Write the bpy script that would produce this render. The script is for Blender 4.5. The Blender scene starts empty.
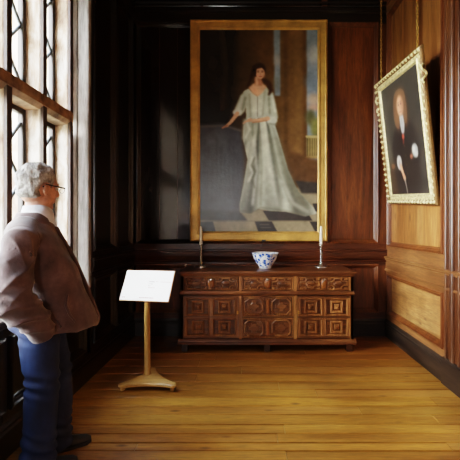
import bpy, math, random
import numpy as np
from mathutils import Vector, Matrix, noise
random.seed(7)
PI = math.pi
scene = bpy.context.scene
COL = scene.collection
SL, SR, BACK, CEIL, REAR = -1.46, 1.708, 4.6, 4.75, -7.5     # room shell
EYE = 1.35

# ------------------------------------------------------------------ mesh helpers
class MB:
    def __init__(s):
        s.v, s.f, s.m, s.sm = [], [], [], []
    def add(s, vs, fs, mat=0, smooth=False):
        o = len(s.v)
        s.v += [tuple(p) for p in vs]
        for f in fs:
            s.f.append(tuple(i + o for i in f)); s.m.append(mat); s.sm.append(smooth)
    def box(s, x0, x1, y0, y1, z0, z1, mat=0, T=None, bev=0.0):
        if bev > 0:
            b = min(bev, (x1-x0)*.45, (y1-y0)*.45, (z1-z0)*.45)
            pts = []
            for z, i in ((z0, b), (z0+b, 0), (z1-b, 0), (z1, b)):
                pts += [(x0+i, y0+i, z), (x1-i, y0+i, z), (x1-i, y1-i, z), (x0+i, y1-i, z)]
            fs = [(3, 2, 1, 0), (12, 13, 14, 15)]
            for k in range(3):
                for j in range(4):
                    a, c = k*4+j, k*4+(j+1) % 4
                    fs.append((a, c, c+4, a+4))
            vs = pts
        else:
            vs = [(x0,y0,z0),(x1,y0,z0),(x1,y1,z0),(x0,y1,z0),(x0,y0,z1),(x1,y0,z1),(x1,y1,z1),(x0,y1,z1)]
            fs = [(3,2,1,0),(4,5,6,7),(0,1,5,4),(1,2,6,5),(2,3,7,6),(3,0,4,7)]
        if T: vs = [T(*p) for p in vs]
        s.add(vs, fs, mat)
    def ring(s, poly, prof, T, cap=False, mat=0, capmat=None):
        """mitred moulding around a CCW polygon: prof = [(inset, height), ...]"""
        loops = []
        for d, h in prof:
            loops.append([T(u, w, h) for u, w in offset(poly, d)])
        n = len(poly); vs = [p for L in loops for p in L]; fs = []
        for k in range(len(loops)-1):
            for j in range(n):
                a, c = k*n+j, k*n+(j+1) % n
                fs.append((a, c, c+n, a+n))
        s.add(vs, fs, mat)
        if cap:
            s.add(loops[-1], [tuple(range(n))], mat if capmat is None else capmat)
    def rings(s, L, mat=0, smooth=True, cap=True, closed=False):
        n = len(L[0]); vs = [p for r in L for p in r]; fs = []
        m = len(L)
        for k in range(m if closed else m-1):
            for j in range(n):
                a, c = k*n+j, k*n+(j+1) % n
                kk = ((k+1) % m)*n
                fs.append((a, c, kk+(j+1) % n, kk+j))
        s.add(vs, fs, mat, smooth)
        if cap and not closed:
            s.add(L[0], [tuple(reversed(range(n)))], mat); s.add(L[-1], [tuple(range(n))], mat)
    def lathe(s, prof, c=(0,0,0), n=24, mat=0, cap=True):
        s.rings([[(c[0]+r*math.cos(2*PI*j/n), c[1]+r*math.sin(2*PI*j/n), c[2]+z) for j in range(n)] for r, z in prof], mat, True, cap)
    def tube(s, pts, rad, n=10, mat=0, cap=True, closed=False, flat=None):
        pts = [Vector(p) for p in pts]; L = []; up = None
        if not hasattr(rad, '__len__'): rad = [rad]*len(pts)
        m = len(pts)
        for i, p in enumerate(pts):
            if closed: d = pts[(i+1) % m]-pts[i-1]
            else: d = pts[min(i+1, m-1)]-pts[max(i-1, 0)]
            d.normalize()
            if up is None:
                up = Vector((0,0,1)) if abs(d.z) < .9 else Vector((0,1,0))
            a = (up - d*up.dot(d)).normalized(); b = d.cross(a); up = a
            r = rad[i]
            L.append([p + a*(r*math.cos(2*PI*j/n)) + b*(r*math.sin(2*PI*j/n)*(flat or 1)) for j in range(n)])
        s.rings(L, mat, True, cap, closed)
    def loft(s, secs, n=28, mat=0):
        """secs: (cx, cy, cz, rx, ry) horizontal ellipses from bottom to top"""
        s.rings([[(cx+rx*math.cos(2*PI*j/n), cy+ry*math.sin(2*PI*j/n), cz) for j in range(n)] for cx, cy, cz, rx, ry in secs], mat)
    def ball(s, c, r, n=20, m=14, mat=0, M=None):
        if not hasattr(r, '__len__'): r = (r, r, r)
        L = []
        for k in range(1, m):
            t = -PI/2+PI*k/m
            L.append([Vector((r[0]*math.cos(t)*math.cos(2*PI*j/n), r[1]*math.cos(t)*math.sin(2*PI*j/n), r[2]*math.sin(t))) for j in range(n)])
        bot, top = Vector((0,0,-r[2])), Vector((0,0,r[2]))
        f = (lambda p: (M @ p if M else p) + Vector(c))
        vs = [f(p) for q in L for p in q] + [f(bot), f(top)]; fs = []
        for k in range(m-2):
            for j in range(n):
                a, b = k*n+j, k*n+(j+1) % n
                fs.append((a, b, b+n, a+n))
        B, Tt = len(vs)-2, len(vs)-1
        for j in range(n):
            fs.append((B, (j+1) % n, j)); fs.append((Tt, (m-2)*n+j, (m-2)*n+(j+1) % n))
        s.add(vs, fs, mat, True)
    def xform(s, M):
        s.v = [tuple(M @ Vector(p)) for p in s.v]; return s
    def mesh(s, name):
        me = bpy.data.meshes.new(name)
        me.from_pydata(s.v, [], s.f); me.update()
        me.polygons.foreach_set('material_index', s.m)
        me.polygons.foreach_set('use_smooth', s.sm)
        return me
    def build(s, name, mats, parent=None, fixn=False):
        me = s.mesh(name)
        if not isinstance(mats, (list, tuple)): mats = [mats]
        for m in mats: me.materials.append(m)
        if fixn:
            import bmesh
            bm = bmesh.new(); bm.from_mesh(me); bmesh.ops.recalc_face_normals(bm, faces=bm.faces); bm.to_mesh(me); bm.free()
        o = bpy.data.objects.new(name, me); COL.objects.link(o)
        if parent: o.parent = parent
        return o

def offset(poly, d):
    n = len(poly); out = []
    for i in range(n):
        p0, p, p1 = Vector(poly[i-1]), Vector(poly[i]), Vector(poly[(i+1) % n])
        e0, e1 = (p-p0).normalized(), (p1-p).normalized()
        n0, n1 = Vector((-e0.y, e0.x)), Vector((-e1.y, e1.x))
        b = n0+n1
        k = b.length_squared
        out.append(tuple(p + b*(2*d/k)) if k > 1e-6 else tuple(p+n0*d))
    return out
def rect(u0, u1, v0, v1): return [(u0, v0), (u1, v0), (u1, v1), (u0, v1)]

def empty(name, loc=(0,0,0), rz=0, label=None, cat=None, group=None, kind=None):
    o = bpy.data.objects.new(name, None); COL.objects.link(o)
    o.empty_display_size = .1
    o.location = loc; o.rotation_euler = (0, 0, rz)
    tag(o, label, cat, group, kind); return o
def tag(o, label=None, cat=None, group=None, kind=None):
    for k, v in (('label', label), ('category', cat), ('group', group), ('kind', kind)):
        if v: o[k] = v
    return o
def copy_tree(o, parent=None):
    c = o.copy(); COL.objects.link(c)
    if parent: c.parent = parent
    for ch in [q for q in bpy.data.objects if q.parent == o]: copy_tree(ch, c)
    return c

def fuse(mb, voxel, smooth=4, disp=None):
    """weld overlapping closed shells into one continuous skin"""
    me = mb.mesh('tmp'); o = bpy.data.objects.new('tmp', me); COL.objects.link(o)
    r = o.modifiers.new('r', 'REMESH'); r.mode = 'VOXEL'; r.voxel_size = voxel; r.use_smooth_shade = True
    sm = o.modifiers.new('s', 'SMOOTH'); sm.iterations = smooth; sm.factor = .5
    dg = bpy.context.evaluated_depsgraph_get(); dg.update()
    out = bpy.data.meshes.new_from_object(o.evaluated_get(dg))
    bpy.data.objects.remove(o); bpy.data.meshes.remove(me)
    if disp:
        for v in out.vertices:
            v.co = v.co + v.normal*disp(v.co, v.normal)
        out.update()
    out.polygons.foreach_set('use_smooth', [True]*len(out.polygons))
    return out
def mesh_obj(name, me, mat, parent):
    me.name = name; me.materials.clear(); me.materials.append(mat)
    o = bpy.data.objects.new(name, me); COL.objects.link(o); o.parent = parent
    return o

# ------------------------------------------------------------------ materials
def lin(c):
    return tuple((x/12.92 if x <= .04045 else ((x+.055)/1.055)**2.4) for x in [q/255 for q in c])
def newmat(name):
    m = bpy.data.materials.new(name); m.use_nodes = True
    nt = m.node_tree; return m, nt, nt.nodes['Principled BSDF']
def ramp(nt, stops):
    r = nt.nodes.new('ShaderNodeValToRGB'); e = r.color_ramp.elements
    while len(e) < len(stops): e.new(.5)
    for q, (p, c) in zip(e, stops): q.position = p; q.color = (*lin(c), 1)
    return r
def coords(nt, scale, kind='Object', rot=(0,0,0)):
    t = nt.nodes.new('ShaderNodeTexCoord'); mp = nt.nodes.new('ShaderNodeMapping')
    mp.inputs['Scale'].default_value = scale; mp.inputs['Rotation'].default_value = rot
    nt.links.new(t.outputs[kind], mp.inputs['Vector']); return mp
def ntex(nt, vec, scale, detail=5, rough=.6, dist=0):
    n = nt.nodes.new('ShaderNodeTexNoise'); n.inputs['Scale'].default_value = scale
    n.inputs['Detail'].default_value = detail; n.inputs['Roughness'].default_value = rough; n.inputs['Distortion'].default_value = dist
    nt.links.new(vec.outputs[0], n.inputs['Vector']); return n
def mix(nt, a, b, fac, mode='MIX'):
    m = nt.nodes.new('ShaderNodeMix'); m.data_type = 'RGBA'; m.blend_type = mode
    for key, v in (('Factor', fac), (6, a), (7, b)):
        sock = m.inputs[0] if key == 'Factor' else m.inputs[key]
        if hasattr(v, 'links') or hasattr(v, 'is_linked'): nt.links.new(v, sock)
        else: sock.default_value = v
    return m.outputs[2]
def bump(nt, b, h, strength, dist=.01):
    bp = nt.nodes.new('ShaderNodeBump'); bp.inputs['Strength'].default_value = strength; bp.inputs['Distance'].default_value = dist
    nt.links.new(h, bp.inputs['Height']); nt.links.new(bp.outputs[0], b.inputs['Normal'])
def wood(name, dark, mid, light, axis='z', rough=.4, bmp=.15, attr=None, spec=.5, fine=9, patch=1.3, knots=0):
    m, nt, b = newmat(name)
    s = {'x': (.10, 1, 1), 'y': (1, .10, 1), 'z': (1, 1, .10)}[axis]
    g = ntex(nt, coords(nt, s), fine, 7, .62, .8)
    f = ntex(nt, coords(nt, tuple(q*6 for q in s)), 14, 4, .7)
    p = ntex(nt, coords(nt, (1,1,1) if axis != 'z' else (1,1,.5)), patch, 3, .5)
    c = ramp(nt, [(.28, dark), (.5, mid), (.72, light)]); nt.links.new(g.outputs[0], c.inputs[0])
    fr = ramp(nt, [(.3, (120,120,120)), (.6, (255,255,255))]); nt.links.new(f.outputs[0], fr.inputs[0])
    pr = ramp(nt, [(.3, (150,135,125)), (.7, (255,255,255))]); nt.links.new(p.outputs[0], pr.inputs[0])
    o = mix(nt, c.outputs[0], fr.outputs[0], .6, 'MULTIPLY')
    o = mix(nt, o, pr.outputs[0], .8, 'MULTIPLY')
    if knots:
        ks = {'x': (.45, 1, 1), 'y': (1, .45, 1), 'z': (1, 1, .45)}[axis]
        vo = nt.nodes.new('ShaderNodeTexVoronoi'); vo.inputs['Scale'].default_value = knots
        nt.links.new(coords(nt, ks).outputs[0], vo.inputs['Vector'])
        kr = ramp(nt, [(.02, (80,52,34)), (.07, (190,170,150)), (.12, (255,255,255))]); nt.links.new(vo.outputs['Distance'], kr.inputs[0])
        o = mix(nt, o, kr.outputs[0], .85, 'MULTIPLY')
    if attr:
        a = nt.nodes.new('ShaderNodeAttribute'); a.attribute_name = attr
        o = mix(nt, o, a.outputs['Color'], 1.0, 'MULTIPLY')
    nt.links.new(o, b.inputs['Base Color'])
    b.inputs['Roughness'].default_value = rough; b.inputs['Specular IOR Level'].default_value = spec
    bump(nt, b, g.outputs[0], bmp, .006)
    return m
def plain(name, col, rough=.5, metal=0, var=.25, scale=20, bmp=.0, spec=.5):
    m, nt, b = newmat(name)
    n = ntex(nt, coords(nt, (1,1,1)), scale, 4)
    d = tuple(x*(1-var) for x in col)
    l = tuple(min(255, x*(1+var*.5)) for x in col)
    r = ramp(nt, [(.3, d), (.7, l)]); nt.links.new(n.outputs[0], r.inputs[0])
    nt.links.new(r.outputs[0], b.inputs['Base Color'])
    b.inputs['Roughness'].default_value = rough; b.inputs['Metallic'].default_value = metal
    b.inputs['Specular IOR Level'].default_value = spec
    if bmp: bump(nt, b, n.outputs[0], bmp, .01)
    return m
def vcol(name, rough=.4, attr='Col', bmp=.05, spec=.5):
    m, nt, b = newmat(name)
    a = nt.nodes.new('ShaderNodeAttribute'); a.attribute_name = attr
    n = ntex(nt, coords(nt, (1,1,1)), 38, 5)
    r = ramp(nt, [(.25, (225,225,225)), (.7, (255,255,255))]); nt.links.new(n.outputs[0], r.inputs[0])
    nt.links.new(mix(nt, a.outputs['Color'], r.outputs[0], .5, 'MULTIPLY'), b.inputs['Base Color'])
    b.inputs['Roughness'].default_value = rough; b.inputs['Specular IOR Level'].default_value = spec
    bump(nt, b, n.outputs[0], bmp, .01)
    return m

M = {}
M['panel'] = wood('panel_oak', (68,34,16), (118,63,31), (160,94,48), 'z', .34, .10, patch=1.1)
M['panel_dark'] = wood('panel_oak_darkened', (20,15,13), (34,26,22), (48,38,31), 'z', .13, .10)  # dark varnish, plus the dim light at left and top put into the colour
M['panel_pale'] = wood('panel_oak_pale', (104,58,26), (164,104,54), (206,148,86), 'z', .34, .10, patch=1.4, knots=4)
M['panel_pale_y'] = wood('panel_oak_pale_long', (100,58,28), (178,122,68), (222,172,108), 'y', .36, .10, patch=4, fine=7, knots=6)
M['rail_x'] = wood('rail_oak', (48,22,12), (84,42,22), (118,64,32), 'x', .32, .10)
M['rail_y'] = wood('rail_oak_side', (92,54,28), (142,92,52), (182,128,78), 'y', .34, .10)
M['stile'] = wood('stile_oak', (74,36,16), (118,64,30), (150,88,44), 'z', .34, .10)
M['pil'] = wood('pilaster_oak', (50,26,13), (86,48,24), (120,74,38), 'z', .3, .1)
M['dark'] = wood('dark_oak', (16,11,9), (30,20,15), (46,32,24), 'z', .28, .08)
M['dark_y'] = wood('dark_oak_long', (14,10,8), (28,19,14), (44,30,22), 'y', .30, .08)
M['skirt'] = wood('skirting_black_oak', (20,15,12), (44,33,25), (84,66,50), 'y', .42, .2)
M['skirt_x'] = wood('skirting_black_oak_back', (20,14,11), (40,28,20), (66,48,34), 'x', .42, .2)
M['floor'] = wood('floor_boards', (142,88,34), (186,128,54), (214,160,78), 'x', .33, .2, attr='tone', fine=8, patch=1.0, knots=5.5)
M['jamb'] = wood('grey_oak_jamb', (110,108,106), (206,204,202), (240,240,240), 'z', .2, .15, fine=16)
M['rail_dark'] = wood('rail_oak_shaded', (18,12,10), (34,22,17), (50,34,26), 'x', .3, .1)  # top rails and cornice: the dimness up there is put into the oak's colour
def stone_mat():
    m, nt, b = newmat('window_stone')
    n = ntex(nt, coords(nt, (1, 1, .35)), 9, 6, .65, .6)
    r = ramp(nt, [(.32, (104,78,60)), (.46, (170,144,118)), (.6, (214,204,192)), (.8, (232,228,222))]); nt.links.new(n.outputs[0], r.inputs[0])
    nt.links.new(r.outputs[0], b.inputs['Base Color']); b.inputs['Roughness'].default_value = .75
    bump(nt, b, n.outputs[0], .3, .01); return m
M['stone'] = stone_mat()
M['nose_shade'] = plain('mullion_nose_shade', (58,40,30), .6, 0, .3, 9, .1)
M['transom'] = plain('transom_stone', (140,112,88), .8, 0, .45, 9, .3)
M['iron'] = plain('casement_iron', (40,34,30), .5, .3, .2, 20)
M['lead'] = plain('window_lead', (78,84,88), .5, .5, .2, 20)
M['ceil'] = plain('ceiling_plaster', (110,100,86), .9, 0, .1, 3)
M['chest'] = wood('chest_oak', (62,32,16), (112,64,32), (164,104,56), 'x', .33, .15, fine=12)
M['chest_v'] = wood('chest_oak_upright', (96,54,26), (160,100,52), (206,146,84), 'z', .33, .15, fine=12)  # paler than the panels: worn edges, and moulding highlights put into the colour
M['chest_dark'] = wood('chest_oak_dark', (36,19,11), (66,36,19), (100,60,32), 'x', .33, .15)
M['amber'] = wood('chest_amber_inlay', (112,58,22), (160,92,38), (196,126,58), 'z', .33, .1)
M['gilt'] = plain('old_gilt', (196,150,76), .42, .3, .22, 5, .03)
M['gilt_bright'] = plain('bright_gilt', (230,206,146), .38, .3, .3, 30, .1)
M['gilt_dark'] = plain('gilt_shadow', (120,84,40), .5, .4, .3, 30, .15)
M['canvas_back'] = plain('canvas_back', (96,76,54), .8)
M['silver'] = plain('silver', (208,204,198), .22, .9, .12, 40)
M['candle'] = plain('candle_wax', (246,238,214), .45, 0, .05, 20)
M['brass'] = plain('brass', (182,140,74), .35, .9, .3, 40)
M['pale_oak'] = wood('stand_pale_oak', (176,124,58), (210,160,86), (232,188,116), 'z', .4, .05, fine=14)
M['pale_oak_x'] = wood('stand_pale_oak_base', (176,124,58), (210,160,86), (232,188,116), 'x', .4, .05, fine=14)
M['paper'] = plain('sign_paper', (240,240,238), .5, 0, .03, 3)
M['ink'] = plain('sign_ink', (96,70,64), .6, 0, .1, 40)
M['ink_red'] = plain('sign_ink_red', (150,84,72), .6, 0, .1, 40)

def glass_mat():
    m, nt, b = newmat('window_glass')
    nt.nodes.remove(b)
    tr = nt.nodes.new('ShaderNodeBsdfTransparent'); tr.inputs[0].default_value = (.94, .97, .98, 1)
    gl = nt.nodes.new('ShaderNodeBsdfGlossy'); gl.inputs['Roughness'].default_value = .05
    fr = nt.nodes.new('ShaderNodeFresnel'); fr.inputs[0].default_value = 1.08
    n = ntex(nt, coords(nt, (1,1,1)), 6, 2); bp = nt.nodes.new('ShaderNodeBump'); bp.inputs['Strength'].default_value = .1
    nt.links.new(n.outputs[0], bp.inputs['Height']); nt.links.new(bp.outputs[0], gl.inputs['Normal'])
    mx = nt.nodes.new('ShaderNodeMixShader')
    nt.links.new(fr.outputs[0], mx.inputs[0]); nt.links.new(tr.outputs[0], mx.inputs[1]); nt.links.new(gl.outputs[0], mx.inputs[2])
    nt.links.new(mx.outputs[0], nt.nodes['Material Output'].inputs[0])
    return m
M['glass'] = glass_mat()

# ------------------------------------------------------------------ room shell
def struct(o): o['kind'] = 'structure'; return o
TB = lambda u, v, h: (u, BACK-h, v)          # back wall   (u = X)
TR = lambda u, v, h: (SR-h, u, v)            # right wall  (u = Y), loops drawn mirrored
TL = lambda u, v, h: (SL+h, u, v)            # left wall
def tbox(mb, u0, u1, v0, v1, h0, h1, T, mat, bev=.004):
    mb.box(u0, u1, v0, v1, h0, h1, mat, T, bev)
MOULD = [(-.022, .03), (-.018, .046), (-.006, .05), (.004, .040), (.010, .030), (.020, .024), (.026, .010), (.034, .004)]
def panel(mb, u0, u1, v0, v1, T, mfield, mmould, joints=()):
    P = rect(u0, u1, v0, v1)
    mb.ring(P, MOULD, T, True, mmould, mfield)
    for j in joints:
        mb.box(j-.002, j+.002, v0+.035, v1-.035, .002, .0055, 2, T)

# --- floor boards
def make_floor():
    mb = MB(); tones = []
    rows, y = [], REAR
    fixed = [2.14, 2.235, 2.32, 2.42, 2.53, 2.66, 2.79, 2.93, 3.07, 3.23, 3.40, 3.58, 3.76, 3.94, 4.12, 4.30, 4.46, BACK]
    while y < 2.0:
        w = random.uniform(.10, .15); rows.append((y, min(y+w, 2.14))); y += w
    rows[-1] = (rows[-1][0], 2.14)
    rows += list(zip(fixed[:-1], fixed[1:]))
    for (a, b) in rows:
        x = SL-.2-random.uniform(0, 2)
        while x < SR+.2:
            L = random.uniform(1.9, 3.4); x1 = min(x+L, SR+.2); x0 = max(x, SL-.2)
            if x1 > x0+.01:
                g = .014 if abs(b-3.58) < .01 else random.choice([.004, .006, .010, .013])
                k = random.uniform(.72, 1.06)
                far = max(0, min(1, (a-2.9)/1.1))  # boards redden towards the chest; some light falloff is put into the tone
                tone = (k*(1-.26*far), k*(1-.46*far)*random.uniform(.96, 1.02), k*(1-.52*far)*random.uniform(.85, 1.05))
                n0 = len(mb.f)
                sk = random.uniform(-.003, .003)
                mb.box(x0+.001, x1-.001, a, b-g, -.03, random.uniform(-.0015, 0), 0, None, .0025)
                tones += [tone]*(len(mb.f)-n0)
            x += L
    n0 = len(mb.f)
    mb.box(SL-.2, SR+.2, REAR, BACK, -.08, -.025, 1); tones += [(1,1,1)]*(len(mb.f)-n0)
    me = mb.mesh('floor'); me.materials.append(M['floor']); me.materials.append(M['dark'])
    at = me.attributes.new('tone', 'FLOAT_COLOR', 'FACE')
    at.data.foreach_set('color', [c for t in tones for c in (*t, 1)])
    o = bpy.data.objects.new('floor', me); COL.objects.link(o); struct(o)
make_floor()

# --- back wall
mb = MB()
mb.box(SL-.3, SR+.3, BACK, BACK+.15, -.08, CEIL, 0)
FZ = 1.152
# stiles and rails standing 3 cm proud
STL = [(SL, -1.385), (-.62, -.56), (.86, .975), (1.565, SR)]
for a, b in STL:
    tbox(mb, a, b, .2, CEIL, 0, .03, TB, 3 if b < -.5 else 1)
for v0, v1 in ((1.02, FZ-.012), (3.84, 4.06), (4.4, CEIL)):
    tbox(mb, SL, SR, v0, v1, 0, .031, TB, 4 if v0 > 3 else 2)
for a, b, j in ((-1.385, -.62, (-1.12, -.9,)), (-.56, .86, (-.1, .4)), (.975, 1.565, (1.2, 1.40))):
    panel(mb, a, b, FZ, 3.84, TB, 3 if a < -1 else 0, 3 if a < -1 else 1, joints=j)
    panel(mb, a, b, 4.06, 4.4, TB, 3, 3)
    panel(mb, a, b, .30, .86, TB, 0, 1)
tbox(mb, SL, SR, .86, .93, 0, .031, TB, 2); tbox(mb, SL, SR, .2, .30, 0, .031, TB, 2)
o = mb.build('wall_back', [M['panel'], M['stile'], M['rail_x'], M['panel_dark'], M['rail_dark']]); struct(o)
# moulded dado rail + skirting + cornice
def extrude(mb, prof, u0, u1, T, mat=0):
    A = [T(u0, v, h) for v, h in prof]; B = [T(u1, v, h) for v, h in prof]
    n = len(prof)
    mb.add(A+B, [(i, (i+1) % n, n+(i+1) % n, n+i) for i in range(n)] + [tuple(range(n)), tuple(range(2*n-1, n-1, -1))], mat)
DADO = [(.90, .03), (.905, .045), (.925, .05), (.935, .04), (.95, .052), (.985, .062), (1.015, .064), (1.035, .058), (1.045, .07), (1.06, .07), (1.068, .03)]
SKIRT = [(0, .0), (0, .05), (.15, .05), (.165, .042), (.18, .046), (.2, .034), (.215, .03), (.215, 0)]
CORN = [(4.45, .03), (4.47, .06), (4.52, .07), (4.6, .14), (4.66, .17), (4.68, .2), (4.75, .2), (4.75, .03)]
mb = MB(); extrude(mb, DADO, SL, SR, TB); struct(mb.build('trim_1', M['rail_x'], fixn=True))
mb = MB(); extrude(mb, SKIRT, SL, SR, TB); struct(mb.build('baseboard_back', M['skirt_x'], fixn=True))
mb = MB(); extrude(mb, CORN, SL, SR, TB); struct(mb.build('trim_2', M['rail_dark'], fixn=True))
mb = MB(); extrude(mb, [(4.07, .03), (4.08, .05), (4.10, .055), (4.115, .03)], SL, SR, TB)
extrude(mb, [(3.97, .03), (3.985, .05), (4.0, .03)], SL, SR, TB)
struct(mb.build('trim_3', M['rail_dark'], fixn=True))

# --- right wall
mb = MB()
mb.box(SR, SR+.15, REAR, BACK+.15, -.08, CEIL, 0)
def side_run(mb, T, y0, y1, mf, mfl, ms, mr, stile=.075):
    tbox(mb, y0, y0+stile, .2, CEIL, 0, .03, T, ms); tbox(mb, y1-stile, y1, .2, CEIL, 0, .03, T, ms)
    for v0, v1 in ((.2, .30), (.75, .80), (.95, 1.115), (3.9, 4.06), (4.4, CEIL)):
        tbox(mb, y0, y1, v0, v1, 0, .031, T, mr)
    a, b = y0+stile, y1-stile
    panel(mb, a, b, 1.125, 3.9, T, mf, ms); panel(mb, a, b, .30, .75, T, mfl, ms); panel(mb, a, b, 4.06, 4.4, T, mf, ms)
side_run(mb, TR, 3.165, BACK-.03, 0, 1, 2, 3)
for a in (1.48, .1, -1.3, -2.7, -4.1, -5.5, -6.9): side_run(mb, TR, a, a+1.35, 0, 1, 2, 3)
for j in (3.72, 4.1): mb.box(j-.0015, j+.0015, 1.16, 3.87, .003, .0055, 2, TR)
struct(mb.build('wall_right', [M['panel_pale'], M['panel_pale_y'], M['stile'], M['rail_y']], fixn=True))
DADOR = [(.80, .03), (.805, .05), (.82, .052), (.83, .036), (.93, .036), (.94, .05), (.955, .055), (.965, .066), (.98, .066), (.985, .03)]
mb = MB(); extrude(mb, DADOR, REAR, BACK-.02, TR); struct(mb.build('trim_4', M['rail_y'], fixn=True))
mb = MB(); extrude(mb, SKIRT, REAR, BACK-.03, TR); struct(mb.build('baseboard_right', M['skirt'], fixn=True))
mb = MB(); extrude(mb, CORN, REAR, BACK-.03, TR); struct(mb.build('trim_5', M['rail_y'], fixn=True))
# pilaster of bundled mouldings
mb = MB()
tbox(mb, 2.80, 3.17, 0, CEIL, 0, .04, TR, 0)
for yc, r, h in ((3.152, .015, .04), (3.08, .012, .042), (3.045, .024, .04), (2.95, .015, .042), (2.86, .016, .04)):
    prof = [(r*math.cos(t), h+r*math.sin(t)) for t in [PI*k/8 for k in range(9)]] + [(-r, 0), (r, 0)]
    A = [TR(yc+a, .0, hh) for a, hh in prof]; B = [TR(yc+a, CEIL, hh) for a, hh in prof]; n = len(prof)
    mb.add(A+B, [(i, (i+1) % n, n+(i+1) % n, n+i) for i in range(n)], 0)
tbox(mb, 2.78, 3.185, 0, .23, 0, .075, TR, 1, .01)
struct(mb.build('trim_6', [M['pil'], M['skirt']], fixn=True))

# --- left wall: dark panelling, window opening Y -2.2 .. 3.28
WY0, WY1, SILL, HEAD = 1.05, 3.28, .80, 3.42
WB0, WB1 = -6.4, -2.8            # unseen second window, added further back to light the front-facing surfaces
mb = MB()
X0 = SL-.30
mb.box(X0, SL, WY1, BACK+.15, -.08, CEIL, 0)
mb.box(X0, SL, REAR, WY1, -.08, SILL-.03, 0)
mb.box(X0, SL, REAR, WY1, HEAD, CEIL, 0)
mb.box(X0, SL, WB1, WY0, SILL-.03, HEAD, 0); mb.box(X0, SL, REAR, WB0, SILL-.03, HEAD, 0)
y0, y1 = 3.33, BACK-.03
for a, b in ((y0, y0+.07), (3.90, 3.99), (y1-.10, y1)): tbox(mb, a, b, .2, CEIL, 0, .03, TL, 0)
for v0, v1 in ((.2, .3), (.86, 1.14), (3.84, 4.06), (4.4, CEIL)): tbox(mb, y0, y1, v0, v1, 0, .031, TL, 1)
for a, b in ((y0+.07, 3.90), (3.99, y1-.10)):
    for v0, v1 in ((.3, .86), (1.14, 3.84), (4.06, 4.4)): panel(mb, a, b, v0, v1, TL, 0, 0)
for k in range(10):
    a = REAR+.1+k*1.06; b = a+1.01
    tbox(mb, a, a+.08, .2, SILL-.03, 0, .03, TL, 0); tbox(mb, a, b+.05, .2, .28, 0, .031, TL, 1); tbox(mb, a, b+.05, .68, SILL-.03, 0, .031, TL, 1)
    panel(mb, a+.08, b+.05, .28, .68, TL, 0, 0)
struct(mb.build('wall_left', [M['dark'], M['dark_y']], fixn=True))
mb = MB(); extrude(mb, SKIRT, REAR, BACK-.03, TL); struct(mb.build('baseboard_left', M['dark_y'], fixn=True))
mb = MB(); extrude(mb, DADO, WY1+.05, BACK-.02, TL); struct(mb.build('trim_7', M['dark_y'], fixn=True))
mb = MB(); extrude(mb, CORN, REAR, BACK-.03, TL); struct(mb.build('trim_8', M['dark_y'], fixn=True))

mb = MB(); mb.box(SL-.3, SR+.15, REAR-.15, BACK+.15, CEIL, CEIL+.1, 0); struct(mb.build('ceiling', M['ceil']))

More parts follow.
